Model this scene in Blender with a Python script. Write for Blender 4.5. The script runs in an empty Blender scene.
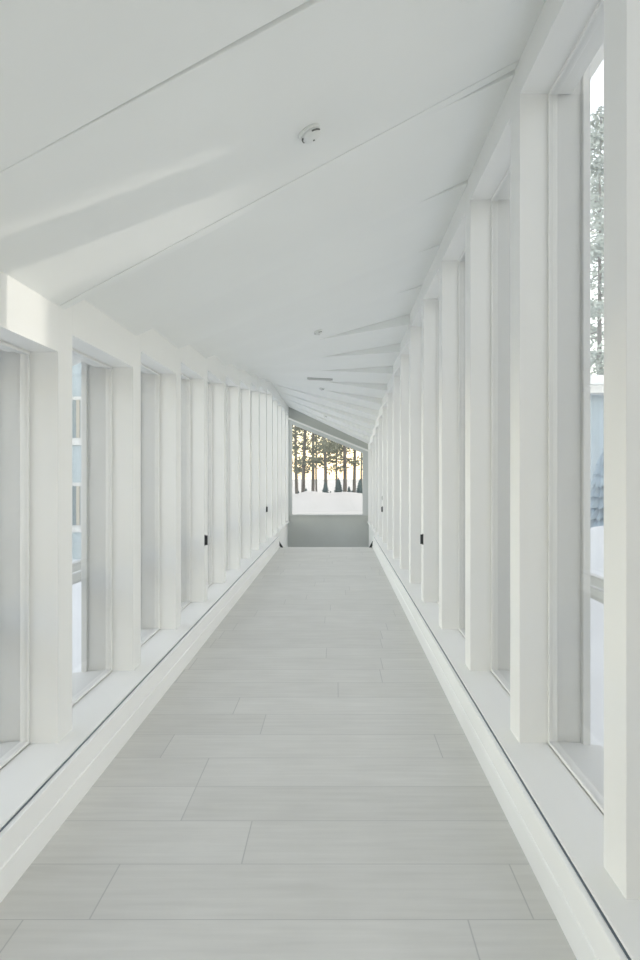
import bpy, bmesh, math, random
from mathutils import Vector, Matrix
C = bpy.context.scene.collection
S = bpy.context.scene
F = 747.0; VX, VY = 336.5, 475.0; CZ = 1.5

# ------------------------------------------------------------------ materials
def new_mat(name):
    m = bpy.data.materials.new(name); m.use_nodes = True
    return m, m.node_tree.nodes, m.node_tree.links, m.node_tree.nodes['Principled BSDF']

def paint(name, col, rough=.5, var=.03, scale=3.0, bump=.0, metal=0.0, stretch=(1, 1, 1)):
    m, n, l, b = new_mat(name)
    tc = n.new('ShaderNodeTexCoord'); mp = n.new('ShaderNodeMapping')
    mp.inputs['Scale'].default_value = stretch
    nz = n.new('ShaderNodeTexNoise'); nz.inputs['Scale'].default_value = scale; nz.inputs['Detail'].default_value = 4
    cr = n.new('ShaderNodeValToRGB')
    cr.color_ramp.elements[0].position = .3; cr.color_ramp.elements[1].position = .7
    cr.color_ramp.elements[0].color = tuple(max(0, c * (1 - var)) for c in col) + (1,)
    cr.color_ramp.elements[1].color = tuple(min(1, c * (1 + var)) for c in col) + (1,)
    l.new(tc.outputs['Object'], mp.inputs[0]); l.new(mp.outputs[0], nz.inputs['Vector'])
    l.new(nz.outputs['Fac'], cr.inputs[0]); l.new(cr.outputs[0], b.inputs['Base Color'])
    b.inputs['Roughness'].default_value = rough; b.inputs['Metallic'].default_value = metal
    if bump:
        bp = n.new('ShaderNodeBump'); bp.inputs['Strength'].default_value = bump; bp.inputs['Distance'].default_value = .02
        l.new(nz.outputs['Fac'], bp.inputs['Height']); l.new(bp.outputs[0], b.inputs['Normal'])
    return m

def floor_mat():
    m, n, l, b = new_mat('pale_plank_floor')
    def math_(op, a, c=None):
        q = n.new('ShaderNodeMath'); q.operation = op
        for k, v in enumerate((a, c)):
            if v is None: continue
            if isinstance(v, (int, float)): q.inputs[k].default_value = v
            else: l.new(v, q.inputs[k])
        return q.outputs[0]
    tc = n.new('ShaderNodeTexCoord'); sp = n.new('ShaderNodeSeparateXYZ'); l.new(tc.outputs['Object'], sp.inputs[0])
    v = math_('DIVIDE', sp.outputs[1], .36); row = math_('FLOOR', v); fv = math_('FRACT', v)
    wn = n.new('ShaderNodeTexWhiteNoise'); wn.noise_dimensions = '1D'; l.new(math_('ADD', row, 17.3), wn.inputs['W'])
    u = math_('ADD', math_('DIVIDE', sp.outputs[0], 1.5), math_('MULTIPLY', wn.outputs['Value'], 7.0)); fu = math_('FRACT', u); col = math_('FLOOR', u)
    edge = math_('MINIMUM', math_('MULTIPLY', math_('MINIMUM', fv, math_('SUBTRACT', 1, fv)), .36), math_('MULTIPLY', math_('MINIMUM', fu, math_('SUBTRACT', 1, fu)), 1.5))
    gr = n.new('ShaderNodeMapRange'); gr.interpolation_type = 'SMOOTHSTEP'; gr.inputs[1].default_value = .0008; gr.inputs[2].default_value = .0038
    l.new(edge, gr.inputs[0])
    w2 = n.new('ShaderNodeTexWhiteNoise'); w2.noise_dimensions = '2D'; cv = n.new('ShaderNodeCombineXYZ'); l.new(row, cv.inputs[0]); l.new(col, cv.inputs[1]); l.new(cv.outputs[0], w2.inputs['Vector'])
    mp = n.new('ShaderNodeMapping'); mp.inputs['Scale'].default_value = (1.1, 13, 1); l.new(tc.outputs['Object'], mp.inputs[0])
    nz = n.new('ShaderNodeTexNoise'); nz.inputs['Scale'].default_value = 2.2; nz.inputs['Detail'].default_value = 6; l.new(mp.outputs[0], nz.inputs['Vector'])
    n2 = n.new('ShaderNodeTexNoise'); n2.inputs['Scale'].default_value = 3.2; n2.inputs['Detail'].default_value = 4; l.new(tc.outputs['Object'], n2.inputs['Vector'])
    t = math_('ADD', math_('MULTIPLY', nz.outputs['Fac'], .5), math_('ADD', math_('MULTIPLY', n2.outputs['Fac'], .35), math_('MULTIPLY', w2.outputs['Value'], .15)))
    cr = n.new('ShaderNodeValToRGB'); l.new(t, cr.inputs[0])
    cr.color_ramp.elements[0].position = .28; cr.color_ramp.elements[0].color = (.57, .565, .535, 1)
    cr.color_ramp.elements[1].position = .72; cr.color_ramp.elements[1].color = (.70, .695, .665, 1)
    mx = n.new('ShaderNodeMix'); mx.data_type = 'RGBA'; mx.inputs[6].default_value = (.47, .47, .455, 1)
    l.new(gr.outputs[0], mx.inputs[0]); l.new(cr.outputs[0], mx.inputs[7]); l.new(mx.outputs[2], b.inputs['Base Color'])
    rr = n.new('ShaderNodeMapRange'); rr.inputs[3].default_value = .53; rr.inputs[4].default_value = .56
    l.new(nz.outputs['Fac'], rr.inputs[0]); l.new(rr.outputs[0], b.inputs['Roughness'])
    bp = n.new('ShaderNodeBump'); bp.inputs['Strength'].default_value = .2; bp.inputs['Distance'].default_value = .003
    l.new(gr.outputs[0], bp.inputs['Height']); l.new(bp.outputs[0], b.inputs['Normal'])
    return m

def glass_mat(name, tint=(.97, .975, .972)):
    m, n, l, b = new_mat(name)
    n.remove(b)
    out = n['Material Output']
    t = n.new('ShaderNodeBsdfTransparent'); t.inputs[0].default_value = tint + (1,)
    g = n.new('ShaderNodeBsdfGlossy'); g.inputs['Roughness'].default_value = .02
    fr = n.new('ShaderNodeFresnel'); ge = n.new('ShaderNodeNewGeometry')      # same reflectance on both faces of the pane
    io = n.new('ShaderNodeMapRange'); io.inputs[3].default_value = 1.45; io.inputs[4].default_value = 1 / 1.45
    l.new(ge.outputs['Backfacing'], io.inputs[0]); l.new(io.outputs[0], fr.inputs[0])
    mx = n.new('ShaderNodeMixShader')
    l.new(fr.outputs[0], mx.inputs[0]); l.new(t.outputs[0], mx.inputs[1]); l.new(g.outputs[0], mx.inputs[2])
    l.new(mx.outputs[0], out.inputs[0])
    return m

M = dict(
    wall=paint('white_painted_wood', (.86, .86, .84), .5, .012, 2.0),
    ceil=paint('white_painted_board', (.875, .885, .87), .6, .015, 1.2),
    base=paint('white_painted_plinth', (.93, .93, .915), .42, .02, 3.0, stretch=(1, .3, 1)),
    gap=paint('dark_channel', (.10, .13, .16), .45, .2, 5.0),  # dark strip laid in the ledge groove
    floor=floor_mat(),
    grey=paint('grey_wall', (.50, .515, .49), .55, .05, 1.2),  # one even grey over the whole far wall
    glass=glass_mat('window_glass'),
    endglass=glass_mat('dimmed_end_glass', (.82, .80, .765)),  # darker tint added to tone down the bright snow outside
    out=paint('exterior_white_paint', (.66, .665, .66), .55, .03, 3.0),
    black=paint('black_metal', (.02, .022, .025), .4, .2, 8),
    plastic=paint('white_plastic', (.80, .81, .79), .35, .01, 6),
    slot=paint('dark_slot', (.13, .135, .13), .6, .1, 6),
    vent=paint('grey_vent_metal', (.52, .53, .52), .4, .04, 6),
    snow=paint('snow', (.86, .88, .91), .7, .03, .6, bump=.3),
    bark=paint('pine_bark', (.20, .195, .195), .9, .3, 3.0, bump=.5, stretch=(1, 1, .3)),
    needle=paint('pine_needles', (.25, .275, .23), .8, .3, 1.5),
    frost=paint('frosted_hazy_needles', (.44, .48, .46), .8, .2, 1.5),  # pale frost colour with distance haze put into it
    spruce=paint('spruce_needles', (.15, .21, .23), .8, .3, 1.5),
    cladding=paint('pale_blue_cladding', (.42, .49, .53), .6, .05, 2.0, stretch=(.2, .2, 8)),
    blueclad=paint('blue_grey_cladding', (.34, .41, .47), .6, .06, 2.0, stretch=(6, 6, .3)),
    darkglass=paint('dark_window_glass', (.20, .25, .28), .12, .1, .7),
    timber=paint('pale_timber', (.74, .70, .63), .6, .06, 2.0, stretch=(6, 6, .3)),  # warm tone picked to bounce warm light off unseen walls
    ochre=paint('ochre_cladding', (.74, .62, .42), .6, .05, 2.0, stretch=(6, 6, .3)),  # ochre picked for the added block, to send warm light inside
    bluespruce=paint('blue_spruce_needles', (.36, .45, .53), .8, .2, 3),
    curtain=paint('cream_curtain', (.46, .43, .37), .8, .06, 9, stretch=(6, 6, .2)),
)

# ------------------------------------------------------------------ mesh helpers
class MB:
    def __init__(self): self.bm = bmesh.new()
    def box(self, x0, x1, y0, y1, z0, z1, bev=0.0, rot=None):
        return self.prism([(x0, y0), (x1, y0), (x1, y1), (x0, y1)], z0, z1, bev, rot)
    def prism(self, poly, z0, z1, bev=0.0, rot=None):
        t = bmesh.new()
        lo = [t.verts.new((p[0], p[1], z0)) for p in poly]; hi = [t.verts.new((p[0], p[1], z1)) for p in poly]
        k = len(poly)
        t.faces.new(lo[::-1]); t.faces.new(hi)
        for i in range(k): t.faces.new((lo[i], lo[(i + 1) % k], hi[(i + 1) % k], hi[i]))
        self._fin(t, bev, rot); return self
    def hexa(self, pts, bev=0.0):                       # 8 points: bottom four, top four
        t = bmesh.new(); v = [t.verts.new(p) for p in pts]
        for f in ((3, 2, 1, 0), (4, 5, 6, 7), (0, 1, 5, 4), (1, 2, 6, 5), (2, 3, 7, 6), (3, 0, 4, 7)): t.faces.new([v[i] for i in f])
        self._fin(t, bev); return self
    def xz(self, poly, y0, y1, bev=0.0):                # outline in x,z pushed along y
        t = bmesh.new()
        a = [t.verts.new((p[0], y0, p[1])) for p in poly]; b = [t.verts.new((p[0], y1, p[1])) for p in poly]
        k = len(poly); t.faces.new(a); t.faces.new(b[::-1])
        for i in range(k): t.faces.new((a[(i + 1) % k], a[i], b[i], b[(i + 1) % k]))
        self._fin(t, bev); return self
    def tube(self, a, b, r0, r1, seg=8, cap=True):
        a, b = Vector(a), Vector(b); d = (b - a); L = d.length; q = d.to_track_quat('Z', 'Y').to_matrix().to_4x4()
        t = bmesh.new(); bmesh.ops.create_cone(t, cap_ends=cap, segments=seg, radius1=r0, radius2=max(r1, 1e-4), depth=L)
        bmesh.ops.transform(t, matrix=Matrix.Translation((a + b) / 2) @ q, verts=t.verts)
        self._fin(t, 0); return self
    def lathe(self, prof, seg=24):                      # (r, z) profile round the z axis
        t = bmesh.new(); rings = []
        for r, z in prof:
            rings.append([t.verts.new((r * math.cos(2 * math.pi * i / seg), r * math.sin(2 * math.pi * i / seg), z)) for i in range(seg)])
        for a, b in zip(rings, rings[1:]):
            for i in range(seg): t.faces.new((a[i], a[(i + 1) % seg], b[(i + 1) % seg], b[i]))
        t.faces.new(rings[0][::-1]); t.faces.new(rings[-1])
        self._fin(t, 0); return self
    def tri(self, a, b, c):
        self.bm.faces.new([self.bm.verts.new(p) for p in (a, b, c)]); return self
    def _fin(self, t, bev, rot=None):
        bmesh.ops.recalc_face_normals(t, faces=t.faces)
        if bev: bmesh.ops.bevel(t, geom=list(t.edges), offset=bev, segments=2, profile=.5, affect='EDGES')
        if rot: bmesh.ops.transform(t, matrix=rot, verts=t.verts)
        me = bpy.data.meshes.new('tmp'); t.to_mesh(me); t.free(); self.bm.from_mesh(me); bpy.data.meshes.remove(me)
    def build(self, name, mat, parent=None, smooth=False):
        me = bpy.data.meshes.new(name); self.bm.to_mesh(me); self.bm.free()
        me.materials.append(mat)
        if smooth:
            for p in me.polygons: p.use_smooth = True
        o = bpy.data.objects.new(name, me); C.objects.link(o)
        if parent: o.parent = parent
        return o

def tag(o, label, cat, group=None):
    o['label'] = label; o['category'] = cat
    if group: o['group'] = group
    return o
def thing(name, label, cat, loc=(0, 0, 0), group=None):
    o = bpy.data.objects.new(name, None); C.objects.link(o); o.location = loc; o.empty_display_size = .1
    return tag(o, label, cat, group)
def struct(o, label=None):
    o['kind'] = 'structure'
    if label: o['label'] = label
    return o
def sempty(name):
    o = bpy.data.objects.new(name, None); C.objects.link(o); return struct(o)
def copy_tree(o, parent=None):
    c = o.copy(); C.objects.link(c)
    if parent: c.parent = parent
    for ch in list(o.children): copy_tree(ch, c)
    return c
def at(px, py, y): return ((px - VX) * y / F, y, CZ + (VY - py) * y / F)

# ------------------------------------------------------------------ layout
FL, FR = -1.178, .744          # floor edges = plinth faces
PL, PR = -1.315, .865          # post faces
PD = .145                      # post depth to the glass
T = .19                        # post width along the corridor
BAY = 1.3
LEDGE = .232
YK = lambda k: 2.23 + BAY * k  # near edge of post k
SEAM = lambda k: YK(k) + T / 2
K0, K1 = -4, 14                # posts
END = 20.50
FEND = 15.55
def LZ(j):
    if j < 0: return CZ + .79 + .004 * (j + 1)
    return CZ + min(1.87, (.80, .915, 1.05)[j] if j < 3 else 1.175 + .116 * (j - 3))
def RZ(j):
    if j < 0: return CZ + 2.0
    return CZ + ((1.965, 1.945, 1.925, 1.915)[j] if j < 4 else 1.90 - .1165 * (j - 4))
def HL(j): return LZ(j) - .218
def HR(j): return RZ(j) - .165
def cz(j, x): return LZ(j) + (RZ(j) - LZ(j)) * (x - PL) / (PR - PL)

# ceiling: one tilted board panel per bay, each turned a little against the last
XE0, XE1 = -1.80, 1.42
mb = MB()
for j in range(K0, K1):
    y0, y1 = SEAM(j) + .0035, SEAM(j + 1) - .0035
    if j == K0: y0 = YK(K0) - .1
    if j == K1 - 1: y1 = END + .6
    a, b = cz(j, XE0), cz(j, XE1); th = .24
    if j == 0:                                             # edge board with a fine shadow line before the joint
        ye = y1; y1 -= .085
        mb.hexa([(XE0, y1 + .007, a), (XE1, y1 + .007, b), (XE1, ye, b), (XE0, ye, a), (XE0, y1 + .007, a + th), (XE1, y1 + .007, b + th), (XE1, ye, b + th), (XE0, ye, a + th)], .003)
        mb.hexa([(XE0, y1 + .0003, a + .05), (XE1, y1 + .0003, b + .05), (XE1, y1 + .0067, b + .05), (XE0, y1 + .0067, a + .05), (XE0, y1 + .0003, a + .2), (XE1, y1 + .0003, b + .2), (XE1, y1 + .0067, b + .2), (XE0, y1 + .0067, a + .2)])
    mb.hexa([(XE0, y0, a), (XE1, y0, b), (XE1, y1, b), (XE0, y1, a), (XE0, y0, a + th), (XE1, y0, b + th), (XE1, y1, b + th), (XE0, y1, a + th)], .004)
    if j > K0:                                             # batten that closes the joint from above
        a = max(cz(j, XE0), cz(j - 1, XE0)) + .1; b = max(cz(j, XE1), cz(j - 1, XE1)) + .1
        y0, y1 = SEAM(j) - .003, SEAM(j) + .003
        mb.hexa([(XE0, y0, a - .08), (XE1, y0, b - .08), (XE1, y1, b - .08), (XE0, y1, a - .08), (XE0, y0, a + .2), (XE1, y0, b + .2), (XE1, y1, b + .2), (XE0, y1, a + .2)])
struct(mb.build('ceiling', M['ceil']), 'white ceiling of tilted boards that twists along the corridor')

# window headers form the wall above the glass
for side, s, PX, H, Zc in (('left', -1, PL, HL, LZ), ('right', 1, PR, HR, RZ)):
    mb = MB()
    for j in range(K0, K1):
        y0, y1 = YK(j) + T, YK(j + 1)
        xa, xb = sorted((PX, PX + s * (PD + .10)))
        zt = Zc(j) + .05; z0, z1 = cz(j, xa) + .03, cz(j, xb) + .03
        h = H(j)
        mb.hexa([(xa, y0, h), (xb, y0, h), (xb, y1, h), (xa, y1, h), (xa, y0, z0), (xb, y0, z1), (xb, y1, z1), (xa, y1, z0)])
    # wall below the sill, out to the outer face
    xa, xb = sorted((PX + s * .02, PX + s * (PD + .19)))
    mb.box(xa, xb, YK(K0), END, -1.25, LEDGE - .035)
    struct(mb.build('wall_' + side, M['wall']), 'white %s wall above and below the windows' % side)

# posts
ORD = ['nearest', 'second', 'third', 'fourth', 'fifth', 'sixth', 'seventh', 'eighth', 'ninth', 'tenth', 'eleventh', 'twelfth', 'thirteenth', 'fourteenth', 'fifteenth']
def post(k, side):
    s, PX, Zc = (-1, PL, LZ) if side == 'left' else (1, PR, RZ)
    y = YK(k); seen = k >= 0 if side == 'right' else k >= 1
    js = [j for j in (k - 1, k) if K0 <= j < K1]
    top = max(Zc(j) for j in js) + .02
    n = k if side == 'right' else k - 1
    if seen:
        extra = {('left', 1): ', beside sunlit wall patch', ('right', 0): ', at the frame edge'}.get((side, k), '')
        root = thing('window_post', '%s white post from the camera on the %s window wall%s' % (ORD[n], side, extra), 'post', (PX, y, LEDGE), 'white posts along the %s wall' % side)
    else:
        root = sempty('trim_%d' % (20 + (k - K0) + (0 if side == 'left' else 8)))
        root.location = (PX, y, LEDGE)
    H = top - LEDGE
    sx = lambda a, b: sorted((s * a, s * b))
    a, b = sx(0, PD); MB().box(a, b, 0, T, -.004, H, .002).build('inner_post', M['wall'], root)
    a, b = sx(PD + .002, PD + .15); MB().box(a, b, .012, T - .012, -.004, H + .0, .003).build('outer_post', M['out'], root)
    a, b = sx(PD + .15, PD + .185); MB().box(a, b, -.018, T + .018, -.004, H + .0, .003).build('cover_board', M['out'], root)
    return root
POSTS = {}
for k in range(K0, K1 + 1):
    for side in ('left', 'right'): POSTS[k, side] = post(k, side)

# windows: frame, pane and outer sill, one per bay and side
wn = 0
for side, s, PX, H in (('left', -1, PL, HL), ('right', 1, PR, HR)):
    for j in range(K0, K1):
        wn += 1
        y0, y1 = YK(j) + T, YK(j + 1); h = H(j)
        root = sempty('window_%d' % wn)
        g0 = PX + s * PD                                    # glass line
        xa, xb = sorted((g0 - s * .012, g0 + s * .03)); w = .014; z0 = LEDGE
        m = MB()
        m.box(xa, xb, y0, y0 + w, z0, h, .003).box(xa, xb, y1 - w, y1, z0, h, .003)
        m.box(xa, xb, y0 + w, y1 - w, z0, z0 + w, .003).box(xa, xb, y0 + w, y1 - w, h - w, h, .003)
        m.build('window_frame', M['wall'], root)
        MB().box(g0 - .004, g0 + .004, y0 + w, y1 - w, z0 + w, h - w).build('pane', M['glass'], root)
        xa, xb = sorted((g0 + s * .031, g0 + s * .24))
        MB().hexa([(xa, y0, z0 - .05), (xb, y0, z0 - .05), (xb, y1, z0 - .05), (xa, y1, z0 - .05)] +
                  ([(xa, y0, z0 - .01), (xb, y0, z0 + .012), (xb, y1, z0 + .012), (xa, y1, z0 - .01)] if s < 0 else
                   [(xa, y0, z0 + .012), (xb, y0, z0 - .01), (xb, y1, z0 - .01), (xa, y1, z0 + .012)])).build('outer_sill', M['out'], root)

# ledge: plinth boards, dark channel, sill board
for i, (side, s, FX, PX) in enumerate((('left', -1, FL, PL), ('right', 1, FR, PR))):
    y0 = YK(K0)
    m = MB()
    xa, xb = sorted((FX, FX + s * .05)); m.box(xa, xb, y0, FEND - .12, -.06, .115, .004)
    xa, xb = sorted((FX + s * .006, FX + s * .05)); m.box(xa, xb, y0, FEND - .12, .11, LEDGE - .012, .003)
    struct(m.build('baseboard_' + side, M['base']), 'white two board plinth along the %s wall' % side)
    m = MB(); xa, xb = sorted((FX + s * .026, FX + s * .048)); m.box(xa, xb, y0, FEND - .15, LEDGE - .02, LEDGE - .009)
    struct(m.build('trim_%d' % (1 + i), M['gap']), 'dark thin channel along the %s ledge' % side)
    m = MB(); xa, xb = sorted((FX + s * .033, PX + s * (PD - .013))); m.box(xa, xb, y0, FEND - .12, LEDGE - .035, LEDGE, .003)
    xa, xb = sorted((PX - s * .02, PX + s * (PD - .013))); m.box(xa, xb, FEND - .119, END, LEDGE - .035, LEDGE, .003)
    struct(m.build('trim_%d' % (3 + i), M['wall']), 'white sill board along the %s windows' % side)

# floor, stair down and lower landing
m = MB(); m.box(FL - .05, FR + .05, YK(K0), FEND, -.05, 0)
for i in range(6):
    m.box(PL - .02, PR + .02, FEND + .28 * i, FEND + .28 * (i + 1) + .02, -.17 * (i + 1) - .05, -.17 * (i + 1))
m.box(PL - .02, PR + .02, FEND + 1.68, END, -1.24, -1.19)
struct(m.build('floor', M['floor']), 'pale grey plank floor running to the stair at the far end')

# far wall with its sloping window
yw = END - .04
WL, WR, WB = -1.215, .715, .415
tl, tr = CZ + 1.385, CZ + .60
js = K1 - 1
m = MB()
m.box(PL - .13, PR + .13, END, END + .12, -1.24, WB - .02)
m.xz([(PL - .13, tl + .09), (PR + .13, tr - .0), (PR + .13, cz(js, PR + .13) + .04), (PL - .13, cz(js, PL - .13) + .04)], END, END + .12)
struct(m.build('wall_far', M['grey']), 'grey far wall under the end window')
wn += 1
root = sempty('window_%d' % wn)
def topz(x): return tl + (tr - tl) * (x - WL) / (WR - WL)
m = MB()
m.xz([(PL - .01, WB - .03), (WL, WB - .03), (WL, topz(WL) + .1), (PL - .01, topz(PL) + .1)], yw, END + .08, .004)
m.xz([(WR, WB - .03), (PR + .01, WB - .03), (PR + .01, topz(PR) + .1), (WR, topz(WR) + .1)], yw, END + .08, .004)
m.xz([(WL, topz(WL)), (WR, topz(WR)), (WR, topz(WR) + .11), (WL, topz(WL) + .11)], yw, END + .08, .004)
m.xz([(WL, WB - .03), (WR, WB - .03), (WR, WB), (WL, WB)], yw, END + .08, .003)
m.build('window_frame', paint('grey_frame', (.56, .58, .57), .5, .02, 3), root)
m = MB(); m.xz([(PL, topz(PL) + .10), (PR, topz(PR) + .10), (PR, topz(PR) + .15), (PL, topz(PL) + .15)], yw - .03, END + .02, .003)
m.build('head_trim', M['wall'], root)
m = MB(); m.xz([(WL - .01, WB - .01), (WR + .01, WB - .01), (WR + .01, topz(WR) + .01), (WL - .01, topz(WL) + .01)], END + .02, END + .028)
m.build('pane', M['endglass'], root)

# near wall behind the viewer
m = MB(); y = YK(K0)
m.xz([(PL - .13, -.05), (PR + .13, -.05), (PR + .13, cz(K0, PR + .13) + .05), (PL - .13, cz(K0, PL - .13) + .05)], y - .12, y)
struct(m.build('wall_near', M['timber']))

# ------------------------------------------------------------------ fittings
def handle(label, k, side, s, z):
    z -= LEDGE
    a, b = sorted((0, -s * .008)); r = MB().box(a, b, .006, .028, z - .055, z + .055, .002).build('window_handle', M['black'], POSTS[k, side])
    r['label'] = label
    a, b = sorted((-s * .006, -s * .03)); MB().box(a, b, .010, .022, z - .048, z + .048, .003).build('grip', M['black'], r)
handle('small black handle', 4, 'left', -1, .85)
handle('small black handle', 4, 'right', 1, .86)
handle('small black handle', 9, 'left', -1, .86)
handle('small black handle', 9, 'right', 1, .86)
r = thing('switch_plate', 'small pale grey switch plate above the farther right handle', 'switch', (PR, YK(9) + .10, 1.07))
MB().box(-.012, -.0005, -.04, .04, -.04, .04, .003).build('plate', M['vent'], r); MB().box(-.018, -.010, -.018, .018, -.025, .025, .002).build('rocker', M['vent'], r)

def on_ceiling(px, py):
    for j in range(0, K1):                              # where the line of sight meets the bay's board
        sl = (RZ(j) - LZ(j)) / (PR - PL); c0 = cz(j, 0)
        y = (c0 - CZ) / ((VY - py) / F - sl * (px - VX) / F)
        if SEAM(j) - .5 <= y <= SEAM(j + 1) - .06:
            y = max(y, SEAM(j) + .08); return (px - VX) * y / F, y, j
def detector(label, px, py):
    x, y, j = on_ceiling(px, py); z = cz(j, x); tilt = -math.atan((RZ(j) - LZ(j)) / (PR - PL))
    r = thing('smoke_detector', label, 'smoke detector', (x, y, z), 'smoke detectors on the ceiling'); r.rotation_euler = (0, tilt, 0)
    MB().lathe([(.050, 0), (.050, -.010), (.046, -.013)][::-1]).build('base', M['plastic'], r, True)
    m = MB().lathe([(.043, -.012), (.043, -.022), (.036, -.036), (.02, -.042), (.002, -.043)][::-1]); m.build('head', M['plastic'], r, True)
    for a0 in (-1.0, 1.1, 3.05):                       # three long curved slots round the head
        a = [a0 - .5 + .125 * q for q in range(9)]
        m = MB().prism([(.046 * math.cos(t), .046 * math.sin(t)) for t in a] + [(.036 * math.cos(t), .036 * math.sin(t)) for t in a[::-1]], -.026, -.021)
        m.build('vent_slot', M['slot'], r)
    MB().lathe([(.004, -.041), (.004, -.046)][::-1], 10).build('test_button', M['slot'], r)
detector('largest white smoke detector, nearest the camera, on the sloping ceiling', 309, 131)
detector('second white smoke detector from the camera, alone in the middle of the ceiling', 318, 331)
detector('third white smoke detector, just beyond the thin ceiling vent', 322, 388)
detector('farthest white smoke detector, close to the end window', 325.5, 415)
vx, vy, vj = on_ceiling(320, 378.5)
r = thing('ceiling_vent', 'thin grey slot vent lying across the far ceiling', 'vent', (vx, vy, cz(vj, vx)))
r.rotation_euler = (0, -math.atan((RZ(vj) - LZ(vj)) / (PR - PL)), 0)
MB().box(-.21, .21, -.06, .06, -.022, .0, .003).build('frame', M['vent'], r)
m = MB()
for i in range(3): MB().box(-.19, .19, -.045 + .034 * i, -.025 + .034 * i, -.026, -.018).build('slat', M['vent'], r)

for side, p, q in (('left', (-1.222, .135), (-1.128, .0)), ('right', (.762, .125), (.700, .0))):
    r = MB().xz([(p[0] - .022, p[1]), (q[0] - .026, q[1] + .0), (q[0] + .026, q[1] + .0), (p[0] + .024, p[1] + .008)], FEND - .10, FEND - .06)
    tag(r.build('end_bracket', M['black']), 'black slanted metal bracket closing the %s plinth above the stair' % side, 'bracket', 'black plinth brackets')

# ------------------------------------------------------------------ outside
rng = random.Random(7)
GZ = -.6
bm = bmesh.new(); N = 60
bmesh.ops.create_grid(bm, x_segments=N, y_segments=N, size=110)
for v in bm.verts:
    rr = max(abs(v.co.x), abs(v.co.y))
    if rr > 95: v.co.x *= 8; v.co.y *= 8
    v.co.z = .10 * math.sin(v.co.x * .31 + 1) * math.cos(v.co.y * .27) + .06 * math.sin(v.co.x * .9 + v.co.y * .7)
me = bpy.data.meshes.new('ground'); bm.to_mesh(me); bm.free(); me.materials.append(M['snow'])
for p in me.polygons: p.use_smooth = True
g = bpy.data.objects.new('ground', me); C.objects.link(g); g.location = (0, 40, GZ - .12); struct(g, 'snow covered ground outside')

def bank(name, x0, x1, y0, y1, hf, label):
    bm = bmesh.new(); nx, ny = 70, 14; V = []
    for j in range(ny + 1):
        row = []
        for i in range(nx + 1):
            u, v = i / nx, j / ny; x = x0 + (x1 - x0) * u; y = y0 + (y1 - y0) * v
            row.append(bm.verts.new((x, y, GZ - .3 + (hf(x) + .3) * math.sin(math.pi * v) ** .8 * min(1, 6 * u, 6 * (1 - u)))))
        V.append(row)
    for j in range(ny):
        for i in range(nx): bm.faces.new((V[j][i], V[j][i + 1], V[j + 1][i + 1], V[j + 1][i]))
    me = bpy.data.meshes.new(name); bm.to_mesh(me); bm.free(); me.materials.append(M['snow'])
    for p in me.polygons: p.use_smooth = True
    o = bpy.data.objects.new(name, me); C.objects.link(o); o['kind'] = 'stuff'; o['label'] = label; o['category'] = 'snow bank'
bank('snow_bank', -22, 22, 44, 52, lambda x: .93 + .06 * math.sin(x * 1.3 + 2.2) + .04 * math.sin(x * 3.1) + .16 * math.exp(-((x + 1.9) / .6) ** 2) + .10 * math.exp(-((x - 1.2) / .7) ** 2), 'ploughed snow bank in front of the pines')
bank('snow_bank', 5.2, 8.4, 15.5, 18.5, lambda x: .75 + .2 * math.sin(x * 2.3), 'snow heap outside the right windows')

# pines
def clump(m, c, R, n, size):
    for _ in range(n):
        d = Vector((rng.gauss(0, 1), rng.gauss(0, 1), rng.gauss(0, .45))); p = Vector(c) + d * R * .5
        a = Vector((rng.uniform(-1, 1), rng.uniform(-1, 1), rng.uniform(-.6, .6))).normalized() * size * rng.uniform(.6, 1.2)
        b = Vector((rng.uniform(-1, 1), rng.uniform(-1, 1), rng.uniform(-1, 1))).normalized() * size * .28
        m.tri(p, p + a + b, p + a - b)
def make_pine(h, r, zlow, nb, size, needles, per=26, spread=1.0):
    root = thing('pine_tree', '', 'tree')
    m = MB(); pts = []; x = y = 0
    for i in range(7):
        pts.append((x, y, h * i / 6)); x += rng.uniform(-.12, .12); y += rng.uniform(-.12, .12)
    for i in range(6): m.tube(pts[i], pts[i + 1], r * (1 - i / 7.0), r * (1 - (i + 1) / 7.0), 9)
    m.build('trunk', M['bark'], root, True)
    b, f = MB(), MB()
    for i in range(nb):
        z = zlow + (h - zlow) * (i + .5) / nb; k = min(5, int(z / h * 6)); t = z / h * 6 - k
        c = Vector(pts[k]).lerp(Vector(pts[k + 1]), t)
        L = spread * (1.2 + 1.6 * math.sin(math.pi * min(1, .15 + .85 * (z - zlow) / (h - zlow)))) * rng.uniform(.6, 1.15)
        a = rng.uniform(0, 2 * math.pi); e = c + Vector((math.cos(a) * L, math.sin(a) * L, rng.uniform(-.35, .35)))
        b.tube(c, e, r * .22, r * .06, 5)
        for q in (.45, .75, 1.0): clump(f, c.lerp(e, q), .75, per, size)
    b.build('branches', M['bark'], root); f.build('needles', needles, root)
    return root
protos = [make_pine(16, .16, 2.3, 26, .34, M['needle']), make_pine(18, .14, 3.0, 24, .32, M['needle']), make_pine(15, .10, 3.6, 22, .30, M['needle'], 22)]
spots = [(297, 66, 0, 'leftmost leafy pine seen through the end window'),
         (303, 57, 0, 'thick pine trunk left of centre in the end window, second from left'),
         (313, 59, 1, 'third pine from the left in the end window'),
         (316.5, 72, 2, 'thin far pine just right of the third pine in the end window'),
         (326, 55, 1, 'straight pine in the middle of the end window with a shrub at its foot'),
         (337, 62, 2, 'slender pine right of the middle trunk in the end window'),
         (345, 56, 0, 'leaning thick pine third from the right in the end window'),
         (354, 58, 1, 'pine near the right edge of the end window'),
         (361.5, 70, 2, 'rightmost far pine in the end window')]
used = set()
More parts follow.
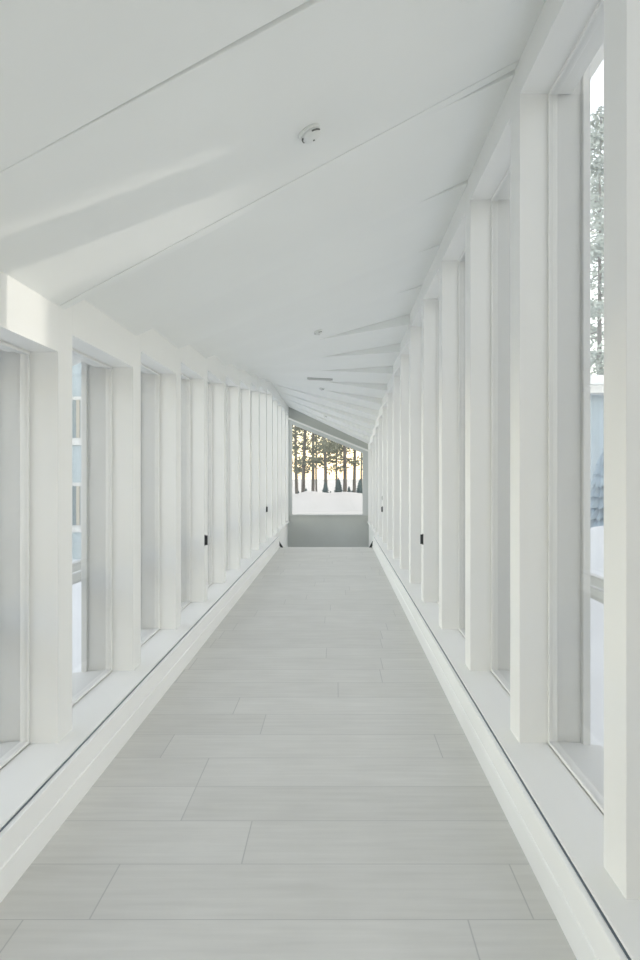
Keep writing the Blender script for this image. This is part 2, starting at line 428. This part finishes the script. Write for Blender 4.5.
for px, y, k, lab in spots:
    o = protos[k] if k not in used else copy_tree(protos[k]); used.add(k)
    x = at(px, 0, y)[0]; o.location = (x, y, GZ - .1); o.rotation_euler = (rng.uniform(-.02, .02), rng.uniform(-.03, .03), rng.uniform(0, 6.28))
    tag(o, lab, 'tree', 'pines beyond the end window')
for i in range(16):                                     # the rest of the wood behind
    x = rng.uniform(-30, 26)
    if -6 < x < 4: continue
    o = copy_tree(protos[i % 3]); o.location = (x, rng.uniform(60, 80), GZ - .1); o.rotation_euler = (0, 0, rng.uniform(0, 6.28))
    tag(o, 'pine in the wood beside the end window view', 'tree', 'pines to the sides of the end window view')

def make_spruce(h, r, tiers, mat, label, group=None):
    root = thing('spruce_tree', label, 'tree', (0, 0, 0), group)
    MB().tube((0, 0, 0), (0, 0, h * .9), .05 + h * .012, .02, 8).build('trunk', M['bark'], root, True)
    bm = bmesh.new()
    for i in range(tiers):
        u = i / tiers; z0 = h * (.05 + .93 * u); R = r * (1 - u) ** .9 + .06; z1 = z0 + h * 1.7 / tiers; seg = 18
        top = bm.verts.new((0, 0, min(h, z1))); ring = []
        for k in range(seg * 2):
            a = math.pi * k / seg; rr = R * ((1.0 if k % 2 == 0 else .72) + rng.uniform(-.08, .08))
            ring.append(bm.verts.new((rr * math.cos(a), rr * math.sin(a), z0 - (0.10 * R if k % 2 == 0 else 0) + rng.uniform(-.03, .03))))
        inner = bm.verts.new((0, 0, z0 + .25 * (z1 - z0)))
        for k in range(seg * 2):
            bm.faces.new((ring[k], ring[(k + 1) % (seg * 2)], top)); bm.faces.new((ring[(k + 1) % (seg * 2)], ring[k], inner))
    me = bpy.data.meshes.new('foliage'); bm.to_mesh(me); bm.free(); me.materials.append(mat)
    o = bpy.data.objects.new('foliage', me); C.objects.link(o); o.parent = root
    return root
sp = make_spruce(2.2, .75, 9, M['spruce'], '')
first = True
for px, y, sc, lab in ((325.5, 53, .8, 'small dark spruce at the foot of the middle pine'), (338.5, 53.5, .95, 'small blue green spruce right of the middle pine'),
                       (360, 54, .9, 'small dark spruce at the right edge of the end window'), (306, 54, .55, 'low young spruce at the left pine foot'),
                       (349, 56.5, .6, 'low young spruce by the leaning pine'), (298.5, 56, .42, 'lowest leftmost young spruce behind the snow bank'),
                       (317, 54.6, .45, 'low young spruce between the third pine and the middle pine'), (330.5, 55.5, .42, 'low young spruce just right of the middle pine'),
                       (352, 55.6, .45, 'low young spruce left of the right edge spruce')):
    o = sp if first else copy_tree(sp); first = False
    o.location = (at(px, 0, y)[0], y, GZ + .15); o.scale = (sc * .8, sc * .8, sc * .85); o.rotation_euler = (0, 0, rng.uniform(0, 6)); tag(o, lab, 'tree', 'young spruces behind the snow bank')

# unseen screen added on the right to cut the low sun to one patch
SUN_SL, SUN_EL = .34, math.radians(9.5)
ya, yb = 2.60 + SUN_SL * (8.6 - PL), 3.38 + SUN_SL * (8.6 - PL)     # the low sun looks through its opening into the corridor
r = thing('sun_mask_screen', 'unseen timber screen with one opening, added to shape the sun patch, right of the corridor', 'wall', (8.6, 0, GZ))
zo0, zo1 = 3.62 - GZ, 4.38 - GZ
MB().box(0, .12, -11, ya - .02, -.2, 6.2).box(0, .12, yb + .04, 21.4, -.2, 6.2).box(0, .12, ya - .02, yb + .04, -.2, zo0).box(0, .12, ya - .02, yb + .04, zo1, 6.2).build('boards', M['timber'], r)
MB().box(-.04, .16, -11.05, 21.45, 6.2, 6.28, .01).build('coping', M['timber'], r)
MB().box(-.03, .15, -11.0, 21.4, 6.281, 6.42, .04).build('snow_cap', M['snow'], r)
for q in range(9): MB().box(.121, .24, -10.5 + 3.9 * q, -10.38 + 3.9 * q, -.2, 6.1).build('post', M['timber'], r)
r = thing('added_light_block', 'unseen ochre block added left of the corridor, behind the camera, to dim and warm the light', 'building', (-9.4, 0, GZ))  # unseen building shape added to dim and warm light from the left
MB().box(-7, 0, -15, -1.5, -.2, 4.2).build('wall', M['ochre'], r)
MB().box(-7.4, .4, -15.4, -1.1, 4.2, 4.45, .03).build('eave', M['out'], r)
MB().box(-7.3, .3, -15.3, -1.2, 4.452, 4.8, .12).build('roof_snow', M['snow'], r)
for q in range(3):
    w = MB().box(-.02, .06, -13.5 + 4 * q, -12.1 + 4 * q, 1.4, 3.2, .01).build('window', M['out'], r)
    MB().box(.05, .075, -13.4 + 4 * q, -12.2 + 4 * q, 1.5, 3.1).build('pane', M['darkglass'], w)
tallp = make_pine(20.4, .18, 3.5, 48, .36, M['frost'], 40)
tallp.location = (*at(597, 0, 37)[:2], GZ - .1); tag(tallp, 'tall frosted pine seen through the nearest right window', 'tree')
o = copy_tree(tallp); o.location = (*at(612, 0, 46)[:2], GZ - .1); o.rotation_euler = (0, 0, 2.0); tag(o, 'frosted pine behind the tall one at the right window', 'tree')
s2 = make_spruce(2.2, .75, 9, M['bluespruce'], ''); s2.location = (*at(603, 0, 21)[:2], GZ - .1); s2.scale = (1.2, 1.2, 1.3); tag(s2, 'blue spruce in front of the low right building', 'tree')

# low building on the right
b = thing('outbuilding', 'low blue grey timber building with a snowy eave outside the right windows', 'building', (8.0, 24, GZ))
MB().box(.3, 7, .3, 8, -.2, 4.7).build('wall', M['blueclad'], b)
MB().box(-.3, 7.4, -.3, 8.4, 4.7, 4.95, .02).build('eave', M['out'], b)
MB().box(-.25, 7.35, -.25, 8.35, 4.952, 5.3, .12).build('roof_snow', M['snow'], b)
for i in range(3):
    w = MB().box(1.2 + 1.9 * i, 2.3 + 1.9 * i, .24, .34, 1.8, 3.2, .01).build('window', M['out'], b)
    MB().box(1.3 + 1.9 * i, 2.2 + 1.9 * i, .22, .25, 1.9, 3.1).build('pane', M['darkglass'], w)

# house on the left
b = thing('house', 'pale clad house with tall windows outside the left windows', 'building', (-6.4, 20, GZ))
MB().box(-8, -.25, .2, 9, -.2, 6.2).build('wall', M['cladding'], b)
MB().box(-.44, -.25, .12, .3, -.2, 6.2, .01).box(-.25, -.19, .12, .4, -.2, 6.2, .01).build('corner_board', M['out'], b)
MB().box(-8.4, .2, -.3, 9.4, 6.2, 6.45, .03).build('eave', M['out'], b)
MB().box(-8.3, .1, -.2, 9.3, 6.452, 6.8, .12).build('roof_snow', M['snow'], b)
for i in range(4):
    for z0, z1 in ((3.1, 4.12), (.75, 1.8)):
        x1 = -.44 - 1.75 * i
        w = MB().box(x1 - 1.06, x1, .12, .24, z0 - .2, z1 + .1, .01).build('window', M['out'], b)
        MB().box(x1 - 1.0, x1 - .06, .10, .13, z0, z1).build('pane', M['darkglass'], w)
        MB().box(x1 - .16, x1 - .07, .085, .10, z0, z1).build('curtain', M['curtain'], w)

# guard rails outside
for side, X in (('left', -1.74), ('right', 1.50)):
    r = thing('guard_rail', 'white two board guard rail outside the %s windows' % side, 'railing', (X, 0, GZ), 'guard rails outside')
    MB().box(-.02, .02, -3, 20.4, 1.46, 1.52, .004).build('top_board', M['out'], r)
    MB().box(-.015, .015, -3, 20.4, 1.38, 1.445, .004).build('lower_board', M['out'], r)
    for k in range(8): MB().box(-.03, .03, -2.4 + 3.2 * k, -2.34 + 3.2 * k, -.1, 1.46, .004).build('post', M['out'], r)

# ------------------------------------------------------------------ light, sky, camera
w = bpy.data.worlds.new('sky'); S.world = w; w.use_nodes = True
n, l = w.node_tree.nodes, w.node_tree.links
sky = n.new('ShaderNodeTexSky'); sky.sky_type = 'NISHITA'; sky.sun_disc = False
sdir = Vector((1, SUN_SL, math.tan(SUN_EL) * math.hypot(1, SUN_SL))).normalized()
sky.sun_elevation = math.radians(15); sky.sun_rotation = math.atan2(sdir.x, sdir.y)
sky.dust_density = .25; sky.ozone_density = 2.0; sky.air_density = 1.0
hs = n.new('ShaderNodeHueSaturation'); hs.inputs['Saturation'].default_value = .53; hs.inputs['Value'].default_value = 1
bg = n['Background']; bg.inputs['Strength'].default_value = 1.0
tn = n.new('ShaderNodeMix'); tn.data_type = 'RGBA'; tn.blend_type = 'MULTIPLY'; tn.inputs[0].default_value = 1; tn.inputs[7].default_value = (1.145, 1.0, .845, 1)
l.new(sky.outputs[0], hs.inputs['Color']); l.new(hs.outputs[0], tn.inputs[6]); l.new(tn.outputs[2], bg.inputs['Color'])
SUN = bpy.data.lights.new('sun', 'SUN'); SUN.energy = 1.65; SUN.angle = math.radians(.8); SUN.color = (1, .94, .84)
so = bpy.data.objects.new('sun', SUN); C.objects.link(so); so.rotation_euler = sdir.to_track_quat('Z', 'Y').to_euler(); so.location = sdir * 60

cam = bpy.data.cameras.new('camera'); co = bpy.data.objects.new('camera', cam); C.objects.link(co)
co.location = (0, 0, CZ); co.rotation_euler = (math.pi / 2, 0, 0)
cam.sensor_fit = 'VERTICAL'; cam.sensor_width = 24; cam.sensor_height = 36; cam.lens = F / 960 * 36
cam.shift_x = -(VX - 320) / 960; cam.shift_y = -(480 - VY) / 960
cam.clip_start = .02; cam.clip_end = 400
S.camera = co
S.view_settings.view_transform = 'Standard'; S.view_settings.look = 'None'; S.view_settings.gamma = 1; S.view_settings.use_curve_mapping = False
S.view_settings.exposure = -0.41
cy = S.cycles
cy.max_bounces = 16; cy.diffuse_bounces = 10; cy.glossy_bounces = 6; cy.transparent_max_bounces = 32
cy.caustics_reflective = False
